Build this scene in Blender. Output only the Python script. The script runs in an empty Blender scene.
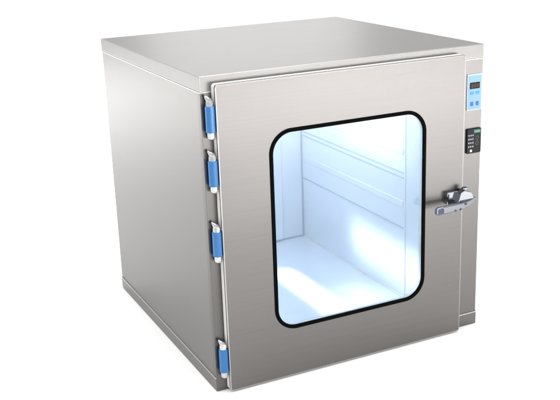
import bpy, bmesh, math, random
from mathutils import Vector, Matrix
random.seed(4)
S = bpy.context.scene
C = S.collection
PI = math.pi

# ------------------------------------------------------------------ helpers
def obj(name, bm, mat, parent=None, bevel=0, smooth=True, edge=None):
    bmesh.ops.recalc_face_normals(bm, faces=bm.faces[:])
    me = bpy.data.meshes.new(name)
    bm.to_mesh(me); bm.free()
    me.materials.append(mat)
    o = bpy.data.objects.new(name, me); C.objects.link(o)
    if parent: o.parent = parent
    if smooth:
        for p in me.polygons: p.use_smooth = True
        me.set_sharp_from_angle(angle=math.radians(35))
    if bevel:
        m = o.modifiers.new('edge', 'BEVEL'); m.width = bevel; m.segments = 3
        if edge:
            me.materials.append(edge); m.material = 1
        m.limit_method = 'ANGLE'; m.angle_limit = math.radians(40); m.harden_normals = True
    return o

def empty(name, loc, parent=None):
    o = bpy.data.objects.new(name, None); C.objects.link(o); o.location = loc
    o.empty_display_size = .05
    if parent: o.parent = parent
    return o

def box(bm, x0, x1, y0, y1, z0, z1):
    v = [bm.verts.new((x, y, z)) for x in (x0, x1) for y in (y0, y1) for z in (z0, z1)]
    for q in ((0,1,3,2), (4,6,7,5), (0,4,5,1), (2,3,7,6), (0,2,6,4), (1,5,7,3)):
        bm.faces.new([v[i] for i in q])
    return v

def B(*a):
    bm = bmesh.new(); box(bm, *a); return bm

def tube(bm, pts, r, n=20, caps=True):
    """tube through points; r one radius or one per point"""
    pts = [Vector(p) for p in pts]
    rs = r if isinstance(r, (list, tuple)) else [r]*len(pts)
    rings = []
    up = None
    for i, p in enumerate(pts):
        d = (pts[min(i+1, len(pts)-1)] - pts[max(i-1, 0)]).normalized()
        if up is None:
            up = Vector((0, 1, 0)) if abs(d.y) < .9 else Vector((1, 0, 0))
        a = d.cross(up).normalized(); b = a.cross(d).normalized(); up = b
        rings.append([bm.verts.new(p + (a*math.cos(2*PI*k/n) + b*math.sin(2*PI*k/n))*rs[i]) for k in range(n)])
    for q, s in zip(rings, rings[1:]):
        for k in range(n): bm.faces.new((q[k], q[(k+1)%n], s[(k+1)%n], s[k]))
    if caps:
        bm.faces.new(rings[0]); bm.faces.new(rings[-1][::-1])

def lathe_z(bm, cx, cy, prof, n=28):
    tube_r = []
    for z, r in prof:
        tube_r.append([bm.verts.new((cx + r*math.cos(2*PI*k/n), cy + r*math.sin(2*PI*k/n), z)) for k in range(n)])
    for q, s in zip(tube_r, tube_r[1:]):
        for k in range(n): bm.faces.new((q[k], q[(k+1)%n], s[(k+1)%n], s[k]))
    bm.faces.new(tube_r[0][::-1]); bm.faces.new(tube_r[-1])

def rrect(x0, x1, z0, z1, r, k=12):
    out = []
    for cx, cz, a in ((x1-r, z1-r, 0), (x0+r, z1-r, PI/2), (x0+r, z0+r, PI), (x1-r, z0+r, 3*PI/2)):
        for i in range(k+1):
            t = a + PI/2*i/k
            out.append((cx + r*math.cos(t), cz + r*math.sin(t)))
    return out

def loops(bm, ls, close=False):
    """ls: list of (loop of (x,z), y); joins consecutive loops"""
    rs = [[bm.verts.new((x, y, z)) for x, z in l] for l, y in ls]
    pairs = list(zip(rs, rs[1:])) + ([(rs[-1], rs[0])] if close else [])
    n = len(rs[0])
    for q, s in pairs:
        for k in range(n): bm.faces.new((q[k], q[(k+1)%n], s[(k+1)%n], s[k]))
    return rs

def plate(x0, x1, z0, z1, r, y0, y1, soft=.0008, bm=None):
    """rounded plate, y0 = front (towards camera), y1 = back"""
    bm = bm or bmesh.new()
    rs = loops(bm, [(rrect(x0+soft, x1-soft, z0+soft, z1-soft, max(r-soft, .0002), 5), y0),
                    (rrect(x0, x1, z0, z1, r, 5), y0+soft),
                    (rrect(x0, x1, z0, z1, r, 5), y1)])
    bm.faces.new(rs[0]); bm.faces.new(rs[-1][::-1])
    return bm

def prism(bm, poly, y0, y1):
    """poly in (x,z) extruded between y0 and y1"""
    a = [bm.verts.new((x, y0, z)) for x, z in poly]
    b = [bm.verts.new((x, y1, z)) for x, z in poly]
    bm.faces.new(a); bm.faces.new(b[::-1])
    n = len(poly)
    for i in range(n): bm.faces.new((a[i], a[(i+1)%n], b[(i+1)%n], b[i]))

# ------------------------------------------------------------------ materials
def mat(name, col, rough=.4, metal=0., emit=None, es=0., coat=0.):
    m = bpy.data.materials.new(name); m.use_nodes = True
    nt = m.node_tree; p = nt.nodes['Principled BSDF']
    p.inputs['Base Color'].default_value = (*col, 1)
    p.inputs['Roughness'].default_value = rough
    p.inputs['Metallic'].default_value = metal
    p.inputs['Coat Weight'].default_value = coat
    if emit:
        p.inputs['Emission Color'].default_value = (*emit, 1)
        p.inputs['Emission Strength'].default_value = es
    # a little wear in the roughness of every surface
    tc = nt.nodes.new('ShaderNodeTexCoord'); n = nt.nodes.new('ShaderNodeTexNoise')
    n.inputs['Scale'].default_value = 60
    mr = nt.nodes.new('ShaderNodeMapRange')
    mr.inputs['To Min'].default_value = max(rough-.06, .02); mr.inputs['To Max'].default_value = min(rough+.06, 1)
    nt.links.new(tc.outputs['Object'], n.inputs['Vector'])
    nt.links.new(n.outputs['Fac'], mr.inputs['Value'])
    nt.links.new(mr.outputs['Result'], p.inputs['Roughness'])
    return m

def brushed(name, col, rough=.34, axis='x', bump=.05, wav=.007, aniso=0, spread=.045):
    """brushed stainless sheet: fine streaks along `axis`, faint waviness"""
    m = bpy.data.materials.new(name); m.use_nodes = True
    nt = m.node_tree; L = nt.links.new; p = nt.nodes['Principled BSDF']
    p.inputs['Metallic'].default_value = 1
    p.inputs['Anisotropic'].default_value = aniso
    tc = nt.nodes.new('ShaderNodeTexCoord')
    mp = nt.nodes.new('ShaderNodeMapping')
    sc = {'x': (2.5, 600, 600), 'y': (600, 2.5, 600), 'z': (600, 600, 2.5)}[axis]
    mp.inputs['Scale'].default_value = sc
    L(tc.outputs['Object'], mp.inputs['Vector'])
    fine = nt.nodes.new('ShaderNodeTexNoise'); fine.inputs['Scale'].default_value = 1
    fine.inputs['Detail'].default_value = 4
    L(mp.outputs['Vector'], fine.inputs['Vector'])
    mp2 = nt.nodes.new('ShaderNodeMapping')
    mp2.inputs['Scale'].default_value = tuple(.9 if s < 10 else 130 for s in sc)
    L(tc.outputs['Object'], mp2.inputs['Vector'])
    mid = nt.nodes.new('ShaderNodeTexNoise'); mid.inputs['Scale'].default_value = 1
    mid.inputs['Detail'].default_value = 3
    L(mp2.outputs['Vector'], mid.inputs['Vector'])
    add = nt.nodes.new('ShaderNodeMath'); add.operation = 'ADD'
    L(fine.outputs['Fac'], add.inputs[0])
    half = nt.nodes.new('ShaderNodeMapRange'); half.inputs['To Min'].default_value = .15; half.inputs['To Max'].default_value = .85
    L(mid.outputs['Fac'], half.inputs['Value']); L(half.outputs['Result'], add.inputs[1])
    mr = nt.nodes.new('ShaderNodeMapRange'); mr.inputs['From Min'].default_value = .6; mr.inputs['From Max'].default_value = 1.4
    mr.inputs['To Min'].default_value = rough-.03; mr.inputs['To Max'].default_value = rough+.03
    L(add.outputs[0], mr.inputs['Value']); L(mr.outputs['Result'], p.inputs['Roughness'])
    mc = nt.nodes.new('ShaderNodeMapRange'); mc.inputs['From Min'].default_value = .6; mc.inputs['From Max'].default_value = 1.4
    mc.inputs['To Min'].default_value = 1-spread; mc.inputs['To Max'].default_value = 1+spread
    L(add.outputs[0], mc.inputs['Value'])
    vm = nt.nodes.new('ShaderNodeVectorMath'); vm.operation = 'SCALE'; vm.inputs[0].default_value = col
    L(mc.outputs['Result'], vm.inputs['Scale']); L(vm.outputs['Vector'], p.inputs['Base Color'])
    b1 = nt.nodes.new('ShaderNodeBump'); b1.inputs['Strength'].default_value = bump; b1.inputs['Distance'].default_value = .0006
    L(fine.outputs['Fac'], b1.inputs['Height'])
    big = nt.nodes.new('ShaderNodeTexNoise'); big.inputs['Scale'].default_value = 2.2; big.inputs['Detail'].default_value = 1
    L(tc.outputs['Object'], big.inputs['Vector'])
    b2 = nt.nodes.new('ShaderNodeBump'); b2.inputs['Strength'].default_value = 1; b2.inputs['Distance'].default_value = wav
    L(big.outputs['Fac'], b2.inputs['Height']); L(b1.outputs['Normal'], b2.inputs['Normal'])
    L(b2.outputs['Normal'], p.inputs['Normal'])
    tg = nt.nodes.new('ShaderNodeTangent'); tg.direction_type = 'RADIAL'; tg.axis = 'Z'
    L(tg.outputs['Tangent'], p.inputs['Tangent'])
    return m

STEEL = (.168, .160, .154)
M_front = brushed('brushed_steel_front', STEEL, .33, 'x', bump=.05, wav=.005, spread=.07)
M_edge = brushed('highlight_steel_edge', (.42, .41, .40), .3, 'x', wav=0, aniso=0)  # lighter steel for bevels, edge highlights put into the colour
M_hilite = brushed('edge_line_highlight', (.62, .61, .60), .35, 'x', wav=0, aniso=0)
M_side = brushed('brushed_steel_side', STEEL, .33, 'y', wav=.002, spread=.07, bump=.05)
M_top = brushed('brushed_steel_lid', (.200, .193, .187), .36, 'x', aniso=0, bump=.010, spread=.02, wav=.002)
M_inner = mat('bright_inner_steel', (.77, .80, .85), .22, .3)
M_chrome = mat('chrome', (.32, .33, .355), .12, 1)
M_dchrome = mat('dark_cast_metal', (.07, .075, .09), .28, 1)
M_hchrome = mat('bright_hinge_metal', (.50, .51, .53), .16, 1)
M_post = brushed('shaded_post_steel', (.135, .128, .123), .33, 'z', bump=.028, wav=.003)  # darker copy of the steel, the post's dim reflection painted in
M_lever = mat('satin_lever_metal', (.22, .23, .255), .16, 1)
M_dark2 = mat('hinge_plate_metal', (.13, .135, .14), .3, 1)
M_blue = mat('blue_sleeve', (.001, .125, .36), .25, 0, coat=.3)
M_rubber = mat('black_rubber', (.003, .003, .003), .6)
M_rubber.node_tree.nodes['Principled BSDF'].inputs['Specular IOR Level'].default_value = .02
M_strip = mat('white_strip', (.80, .79, .77), .5)
M_mem = mat('pale_blue_membrane', (.21, .385, .52), .5)
M_memedge = mat('white_membrane_edge', (.58, .62, .65), .5)
M_disp = mat('display_window', (.010, .008, .008), .5)
M_disp.node_tree.nodes['Principled BSDF'].inputs['Specular IOR Level'].default_value = .15
M_dig = mat('amber_digits', (.10, .035, .02), .4, emit=(.9, .28, .10), es=.05)
M_btn = mat('light_blue_button', (.06, .28, .62), .45)
M_btnd = mat('deep_blue_button', (.015, .11, .42), .45)
M_grey = mat('grey_marking', (.28, .40, .50), .5)
M_pad = mat('black_keypad_plastic', (.006, .007, .009), .5)
M_pad.node_tree.nodes['Principled BSDF'].inputs['Specular IOR Level'].default_value = .25
M_key = mat('pale_key_marking', (.50, .52, .55), .4)
M_keyw = mat('white_key', (.82, .84, .82), .4)
M_green = mat('green_strip', (.02, .16, .12), .4)
M_tube = mat('glowing_lamp_tube', (.8, .9, 1), .4, emit=(.77, .90, 1.0), es=14.5)
M_seam = mat('chamber_seam', (.42, .48, .57), .5)
M_white = mat('white_lamp_housing', (.8, .82, .84), .4)
M_floor = mat('white_studio_floor', (.95, .95, .95), .9)

M_glass = bpy.data.materials.new('window_glass'); M_glass.use_nodes = True
nt = M_glass.node_tree; nt.nodes.clear()
out = nt.nodes.new('ShaderNodeOutputMaterial'); mx = nt.nodes.new('ShaderNodeMixShader')
tr = nt.nodes.new('ShaderNodeBsdfTransparent'); tr.inputs['Color'].default_value = (.95, .98, 1, 1)
gl = nt.nodes.new('ShaderNodeBsdfGlossy'); gl.inputs['Roughness'].default_value = .03
fr = nt.nodes.new('ShaderNodeFresnel'); fr.inputs['IOR'].default_value = 1.35
nt.links.new(fr.outputs[0], mx.inputs[0]); nt.links.new(tr.outputs[0], mx.inputs[1]); nt.links.new(gl.outputs[0], mx.inputs[2])
nt.links.new(mx.outputs[0], out.inputs[0])

# ------------------------------------------------------------------ setting
bm = bmesh.new()
for x, y in ((-70, -70), (70, -70), (70, 70), (-70, 70)): bm.verts.new((x, y, 0))
bm.faces.new(bm.verts[:])
o = obj('floor', bm, M_floor, smooth=False); o['kind'] = 'structure'

# ------------------------------------------------------------------ cabinet
D, H = .975, .992
cab = empty('pass_box', (.5, D/2, .0))
cab['label'] = 'stainless steel pass box cabinet with windowed door and blue hinges on plain white floor'
cab['category'] = 'cabinet'
cab.location = (0, 0, .0015)

IX0, IX1, IZ0, IZ1, IY = .14, .80, .083, .91, .93       # chamber
# shell: outer skin, front ring and the tunnel behind it, closed
bm = bmesh.new()
x0, x1, y0, y1, z0, z1 = .0018, .9982, .0018, D-.0018, .002, H-.004
def ring(xa, xb, za, zb, y): return [bm.verts.new(p) for p in ((xa, y, za), (xb, y, za), (xb, y, zb), (xa, y, zb))]
a = ring(x0, x1, z0, z1, y1); b = ring(x0, x1, z0, z1, y0)
c = ring(IX0-.006, IX1+.006, IZ0-.006, IZ1+.006, y0); d = ring(IX0-.006, IX1+.006, IZ0-.006, IZ1+.006, IY+.006)
for q, s in ((a, b), (b, c), (c, d)):
    for k in range(4): bm.faces.new((q[k], q[(k+1)%4], s[(k+1)%4], s[k]))
bm.faces.new(a); bm.faces.new(d)
obj('cabinet_shell', bm, M_side, cab, bevel=.0015)
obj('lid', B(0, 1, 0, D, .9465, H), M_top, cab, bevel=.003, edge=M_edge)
obj('base_trim', B(0, 1, 0, D, 0, .0435), M_side, cab, bevel=.002)

obj('hinge_post', B(.0012, .0345, -.0012, .02, .0012, .9430), M_post, cab, bevel=.001)
# painted edge highlights: narrow pale strips under the lid and over the base
def highlight_strip(z0, z1, e, fx):
    bm = bmesh.new()
    box(bm, -e, .004, .004, D+e, z0, z1)
    if fx > 0:
        box(bm, -e, .004, .0005, .004, z0, z1)
        obj('base_highlight', bm, M_hilite, cab); bm = bmesh.new()
    box(bm, 1-.004, 1+e, .004, D+e, z0, z1)
    box(bm, fx, 1+e, -e, .004, z0, z1)
    return bm
obj('lid_highlight', highlight_strip(.9442, .9466, .0010, -.0010), M_hilite, cab)
obj('base_highlight', highlight_strip(.0434, .0464, .0016, .9075), M_hilite, cab)

# chamber liner
bm = bmesh.new()
def cring(g, y): return [bm.verts.new(p) for p in ((IX0-g, y, IZ0-g), (IX1+g, y, IZ0-g), (IX1+g, y, IZ1+g), (IX0-g, y, IZ1+g))]
r = [cring(.004, IY+.004), cring(.004, .0), cring(0, .0), cring(0, IY)]
for q, s in zip(r, r[1:]):
    for k in range(4): bm.faces.new((q[k], q[(k+1)%4], s[(k+1)%4], s[k]))
bm.faces.new(r[0]); bm.faces.new(r[-1])
ch = obj('chamber', bm, M_inner, cab)
# pressed shelf rails and the panel joint on the right chamber wall, and the back panel
for z in (.528, .546, .345):
    bm = bmesh.new(); box(bm, IX1-.002, IX1+.001, .165, IY-.01, z-.002, z+.002)
    obj('shelf_rail', bm, M_seam, ch)
bm = bmesh.new(); box(bm, IX1-.004, IX1+.001, .150, .158, IZ0, IZ1)
obj('panel_joint', bm, M_inner, ch, bevel=.001)
obj('corner_seam', B(IX1-.0045, IX1-.0005, IY-.0045, IY-.0005, IZ0+.006, IZ1-.002), M_seam, ch)
obj('corner_seam', B(IX0+.002, IX1-.006, IY-.0045, IY-.0005, IZ0+.0005, IZ0+.0045), M_seam, ch)
obj('corner_seam', B(IX1-.0035, IX1-.0005, .02, IY-.006, IZ0+.0005, IZ0+.0035), M_strip, ch)
bm = bmesh.new(); plate(.20, .70, .088, .86, .01, IY-.010, IY+.001, .002, bm)
obj('rear_panel', bm, M_inner, ch)
for z in (.63, .44):
    obj('wall_ledge', B(IX1-.0035, IX1+.001, .165, IY-.012, z-.020, z+.004), M_inner, ch, bevel=.002)
# lamp tubes under the chamber ceiling
for x in (.30, .62):
    bm = B(x-.03, x+.03, .12, .86, IZ1-.022, IZ1-.001)
    fx = obj('lamp_fixture', bm, M_white, cab, bevel=.004)
    bm = bmesh.new(); tube(bm, [(x, .14, IZ1-.042), (x, .84, IZ1-.042)], .013)
    obj('lamp_tube', bm, M_tube, fx)
    for ya in (.128, .842):
        obj('lamp_holder', B(x-.016, x+.016, ya-.007, ya+.008, IZ1-.06, IZ1-.02), M_white, fx, bevel=.003)

# ------------------------------------------------------------------ door
DX0, DX1, DZ0, DZ1 = .0355, .9065, .004, .9695
WX0, WX1, WZ0, WZ1 = .198, .755, .166, .814
door = bmesh.new()
k = 14
def outer(i, r=.010): return rrect(DX0+i, DX1-i, DZ0+i, DZ1-i, max(r-i, .003), k)
def hole(i, r=.075): return rrect(WX0-i, WX1+i, WZ0-i, WZ1+i, r+i, k)
loops(door, [(outer(.0), -.0225), (outer(0), -.0268), (outer(.0010), -.0290), (outer(.0034), -.0300),
             (hole(-.004), -.0300), (hole(-.005), -.0292), (hole(-.005), -.0225)], close=True)
dr = obj('door', door, M_front, cab)
dr.data.materials.append(M_edge)
for p in dr.data.polygons:
    n_ = p.normal; c_ = p.center
    if c_.y > -.0299 and (c_.x < DX0+.004 or c_.x > DX1-.004 or c_.z > DZ1-.004 or c_.z < DZ0+.004): p.material_index = 1
wn = dr.modifiers.new('normals', 'WEIGHTED_NORMAL'); wn.keep_sharp = True; wn.weight = 100
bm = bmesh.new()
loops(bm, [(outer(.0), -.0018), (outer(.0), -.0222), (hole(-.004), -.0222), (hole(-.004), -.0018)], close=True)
obj('door_edge_highlight', bm, M_strip, dr)  # door edge's bright reflection put into a white strip
bm = bmesh.new()
w = .0115
loops(bm, [(hole(.0005), -.0302), (hole(.0), -.0325), (hole(-.003), -.0345), (hole(-w+.003), -.0345),
           (hole(-w), -.0325), (hole(-w), -.0265), (hole(-.0055), -.0265), (hole(-.0055), -.0302)], close=True)
obj('window_gasket', bm, M_rubber, dr)
bm = bmesh.new()
rs = loops(bm, [(hole(-.0056), -.0262), (hole(-.0056), -.0222)])
bm.faces.new(rs[0]); bm.faces.new(rs[1][::-1])
obj('window_glass', bm, M_glass, dr)

# ------------------------------------------------------------------ hinges
def hinge():
    r = empty('hinge', (0, 0, 0), cab)
    # plate on the post behind the barrel
    bm = bmesh.new(); plate(-.0070, .0095, -.064, .060, .010, -.004, .0, .001, bm)
    obj('mounting_plate', bm, M_dark2, r)
    # barrel with a domed foot
    bm = bmesh.new()
    lathe_z(bm, 0, -.0160, [(-.0625, .004), (-.061, .008), (-.057, .0108), (-.052, .0115), (.047, .0115), (.052, .010), (.054, .006)])
    obj('barrel', bm, M_hchrome, r)
    bm = bmesh.new()
    lathe_z(bm, 0, -.0160, [(-.0405, .0130), (-.039, .0142), (.0355, .0142), (.037, .0130)])
    obj('sleeve', bm, M_blue, r)
    # bent arm at the head, leaning to the side of the cabinet
    bm = bmesh.new()
    tube(bm, [(.002, -.016, .044), (.000, -.017, .051), (-.006, -.017, .058), (-.0085, -.013, .062), (-.009, -.008, .0645)],
         [.0108, .0100, .0070, .0050, .0040], 18)
    obj('arm', bm, M_hchrome, r)
    bm = bmesh.new(); tube(bm, [(.004, -.016, .050), (.005, -.016, .0575)], [.0048, .0042], 12)
    obj('pin', bm, M_dchrome, r)
    return r
h0 = hinge()
for i, z in enumerate((.872, .712, .4945, .112)):
    if i == 0: r = h0
    else:
        r = h0.copy(); C.objects.link(r); r.parent = cab
        for chd in list(h0.children):
            c2 = chd.copy(); C.objects.link(c2); c2.parent = r
    r.location = (.0225, -.0012, z)

# ------------------------------------------------------------------ latch handle
lt = empty('door_latch', (.86, -.030, .50), cab)
lt.scale = (.92, .92, .90); lt.location.x = .853
def LP(x, z): return (x-.86, z-.50)
# square base block on the door
bm = bmesh.new(); plate(*[v-.86 for v in (.836, .884)], *[v-.50 for v in (.480, .527)], .004, -.020, -.0002, .002, bm)
obj('base_block', bm, M_chrome, lt)
bm = bmesh.new(); prism(bm, [LP(.838, .486), LP(.842, .486), LP(.842, .521), LP(.838, .521)], -.0235, -.0195)
obj('side_plate', bm, M_dchrome, lt, bevel=.0008)
# cast neck that reaches over the gap to the post
bm = bmesh.new(); prism(bm, [LP(.868, .488), LP(.905, .480), LP(.934, .486), (.076, .002), LP(.925, .522), LP(.897, .531), LP(.878, .522)], -.042, -.012)
obj('neck', bm, M_chrome, lt, bevel=.004)
# roller catch on the fixed post
bm = bmesh.new(); prism(bm, [LP(.915, .463), LP(.958, .465), LP(.962, .490), LP(.944, .512), LP(.915, .516)], .006, .0296)
obj('catch', bm, M_dchrome, lt, bevel=.002)
bm = bmesh.new(); tube(bm, [LP(.932, .478)[:1] + (-.018,) + LP(.932, .478)[1:], LP(.954, .482)[:1] + (-.010,) + LP(.954, .482)[1:]], [.011, .009], 18)
obj('roller', bm, M_dchrome, lt, bevel=.001)
# lever, thin at the joint and broad at the grip
bm = bmesh.new()
sec = []
for x, zc, hh, y in ((.948, .492, .006, -.030), (.928, .488, .009, -.040), (.900, .482, .012, -.048), (.870, .480, .0125, -.052),
                     (.835, .480, .0135, -.055), (.800, .480, .0148, -.058), (.770, .480, .0150, -.060), (.758, .4805, .011, -.060)):
    th = .0065
    ring_ = [bm.verts.new((x-.86, y + b_*th, zc-.50 + a_*hh)) for a_, b_ in
             ((-1, -.3), (-.75, -1), (.75, -1), (1, -.3), (1, .5), (.8, 1), (-.8, 1), (-1, .5))]
    sec.append(ring_)
for q, s in zip(sec, sec[1:]):
    for j in range(8): bm.faces.new((q[j], q[(j+1)%8], s[(j+1)%8], s[j]))
bm.faces.new(sec[0]); bm.faces.new(sec[-1][::-1])
lv = obj('lever', bm, M_lever, lt, bevel=.0012)
bm = bmesh.new(); plate(-.0965, -.0715, -.030, -.011, .003, -.0675, -.060, .001, bm)
obj('grip_inset', bm, mat('slate_inset', (.035, .045, .10), .4, 0), lv)
for p_, q_, rr_ in (((.030, -.058, -.014), (.030, -.044, -.014), .005), ((-.018, -.062, -.030), (-.018, -.050, -.030), .0045), ((.006, -.060, -.030), (.006, -.048, -.029), .0045)):
    bm = bmesh.new(); tube(bm, [p_, q_], rr_, 16)
    obj('rivet', bm, M_dchrome, lt)
bm = bmesh.new(); lathe_z(bm, .045, -.026, [(.018, .008), (.030, .008), (.033, .0105), (.038, .0105), (.040, .007)], 18)
obj('knob', bm, M_chrome, lt)

# ------------------------------------------------------------------ control panel
PX, PZ = .965, .8365
cp = empty('control_panel', (PX, .003, PZ), cab)
bm = plate(-.0295, .0290, -.0600, .0600, .003, -.0048, .0, .0008)
fp = obj('face_plate', bm, M_memedge, cp)
bm = plate(-.0265, .0262, -.0570, .0560, .002, -.0056, -.0046, .0003)
obj('membrane', bm, M_mem, fp)
bm = plate(-.0205, .0190, .0120, .0330, .001, -.0068, -.0050, .0004)
ds = obj('display', bm, M_disp, cp)
# seven-segment figures, too faint in the display to read
bm = bmesh.new()
def digit(bm, cx, cz, w, h, t, segs, y):
    seg = {'a': (cx-w/2, cx+w/2, cz+h/2-t, cz+h/2), 'd': (cx-w/2, cx+w/2, cz-h/2, cz-h/2+t), 'g': (cx-w/2, cx+w/2, cz-t/2, cz+t/2),
           'f': (cx-w/2, cx-w/2+t, cz+t, cz+h/2-t), 'b': (cx+w/2-t, cx+w/2, cz+t, cz+h/2-t),
           'e': (cx-w/2, cx-w/2+t, cz-h/2+t, cz-t), 'c': (cx+w/2-t, cx+w/2, cz-h/2+t, cz-t)}
    for s in segs:
        a0, a1, b0, b1 = seg[s]; box(bm, a0, a1, y-.0002, y+.0003, b0, b1)
for cx in (-.0115, -.0005, .0105): digit(bm, cx, .0225, .0068, .0115, .0014, 'abcdefg', -.0069)
obj('digits', bm, M_dig, ds)
for cx in (-.0115, .0110):
    bm = plate(cx-.0078, cx+.0078, -.0070, .0035, .002, -.0064, -.0052, .0004)
    obj('button', bm, M_btn, cp)
    bm = plate(cx-.0060, cx+.0060, -.0448, -.0310, .002, -.0066, -.0052, .0004)
    obj('button', bm, M_btnd, cp)
bm = plate(-.0040, .0040, -.0450, -.0390, .001, -.0064, -.0052, .0003)
obj('button', bm, M_grey, cp)
for cx, cz, w_ in ((-.0115, -.0205, .006), (.0110, -.0205, .006), (.0, -.0290, .003)):
    obj('print_mark', B(cx-w_/2, cx+w_/2, -.0058, -.0054, cz-.001, cz+.001), M_grey, cp)
obj('print_mark', B(-.016, .014, -.0058, -.0054, .0440, .0455), M_grey, cp)

# ------------------------------------------------------------------ keypad
kp = empty('keypad', (.9665, .003, .6725), cab)
obj('keypad_case', plate(-.0315, .0305, -.0430, .0430, .004, -.0125, .0, .0012), M_pad, kp)
bm = plate(-.0020, .0270, .0270, .0385, .0015, -.0132, -.0120, .0003)
obj('green_strip', bm, M_green, kp)
bm = bmesh.new()
for i in range(5): box(bm, .0020+i*.0042, .0048+i*.0042, -.0135, -.0131, .0315, .0340)
obj('strip_marks', bm, mat('pale_green_marking', (.25, .5, .42), .4), kp)
for j in range(4):
    for i in range(3):
        x = -.0245 + i*.0088; z = .0205 - j*.0130
        ky = obj('key', plate(x-.0034, x+.0034, z-.0045, z+.0045, .001, -.0140, -.0120, .0004), mat('dark_key', (.03, .03, .035), .35) if (i, j) == (0, 0) else bpy.data.materials['dark_key'], kp)
        obj('key_marking', B(x-.0024, x+.0022, -.01425, -.0139, z-.0014, z+.0014), M_key, ky)
x, z = -.0140, -.0335
obj('key', plate(x-.0042, x+.0042, z-.0042, z+.0042, .001, -.0140, -.0120, .0004), M_keyw, kp)
bm = bmesh.new()
for z in (.010, -.008):
    loops(bm, [([(.0125+rr*math.cos(2*PI*t/28), z+rr*math.sin(2*PI*t/28)) for t in range(28)], y) for rr, y in
               ((.0070, -.0123), (.0070, -.0130), (.0056, -.0130), (.0056, -.0123))], close=True)
obj('reader_ring', bm, mat('dark_grey_ring', (.06, .065, .075), .35), kp)

kp.scale = (.92, .65, .98)

# ------------------------------------------------------------------ camera
r = Vector((0.8953361414940378, -0.4441820073626824, -0.03279539708291694))
u = Vector((0.16180482401750523, 0.25577909440336527, 0.9530982393178882))
f = r.cross(u)
cam = bpy.data.cameras.new('camera'); co = bpy.data.objects.new('camera', cam); C.objects.link(co)
M = Matrix((( r.x, u.x, f.x, -.9635), (r.y, u.y, f.y, -2.49556), (r.z, u.z, f.z, 1.4616+.0015), (0, 0, 0, 1)))
co.matrix_world = M
cam.sensor_width = 36; cam.lens = 36*1.70125; cam.clip_start = .05; cam.clip_end = 400
S.camera = co

# ------------------------------------------------------------------ light
def area(name, loc, target, sx, sy, power, col=(1, 1, 1), spread=180):
    l = bpy.data.lights.new(name, 'AREA'); l.shape = 'RECTANGLE'; l.size = sx; l.size_y = sy
    l.energy = power; l.color = col; l.spread = math.radians(spread)
    o = bpy.data.objects.new(name, l); C.objects.link(o); o.location = loc
    o.rotation_euler = (Vector(target)-Vector(loc)).to_track_quat('-Z', 'Y').to_euler()
    return o
area('overhead_softbox', (.4, .3, 5.5), (.5, .5, 0), 6, 6, 330)
area('front_softbox', (3.2, -5.2, 2.8), (3.2, -5.0, 0), 4.5, 3.4, 740, spread=110)
area('left_softbox', (-2.2, 5.3, 3.0), (-2.2, 5.2, 0), 3.2, 3.2, 172, spread=100)
area('back_softbox', (2.9, 6.0, 2.5), (.5, .5, .9), 2.1, 1.2, 14)

# added beams, no visible fixtures, for bright chamber patches (ceiling and left chamber wall)
area('chamber_floor_patch_fill', (.535, .50, .862), (.535, .36, .083), .02, .5, .55, (.88, .95, 1), 10)
area('chamber_wall_patch_fill', (.160, .30, .62), (.80, .26, .205), .5, .02, .36, (.88, .95, 1), 16)
area('chamber_upper_patch_fill', (.160, .40, .80), (.80, .30, .63), .5, .03, .13, (.88, .95, 1), 18)
area('chamber_rear_patch_fill', (.45, .90, .80), (.67, .22, .083), .05, .03, .13, (.88, .95, 1), 18)

w = bpy.data.worlds.new('World'); S.world = w; w.use_nodes = True
bg = w.node_tree.nodes['Background']; bg.inputs['Color'].default_value = (1, 1, 1, 1); bg.inputs['Strength'].default_value = 1.07

S.view_settings.view_transform = 'Standard'; S.view_settings.look = 'None'
S.view_settings.exposure = 0; S.view_settings.gamma = 1
S.render.engine = 'CYCLES'
S.cycles.max_bounces = 8; S.cycles.glossy_bounces = 6; S.cycles.transparent_max_bounces = 8
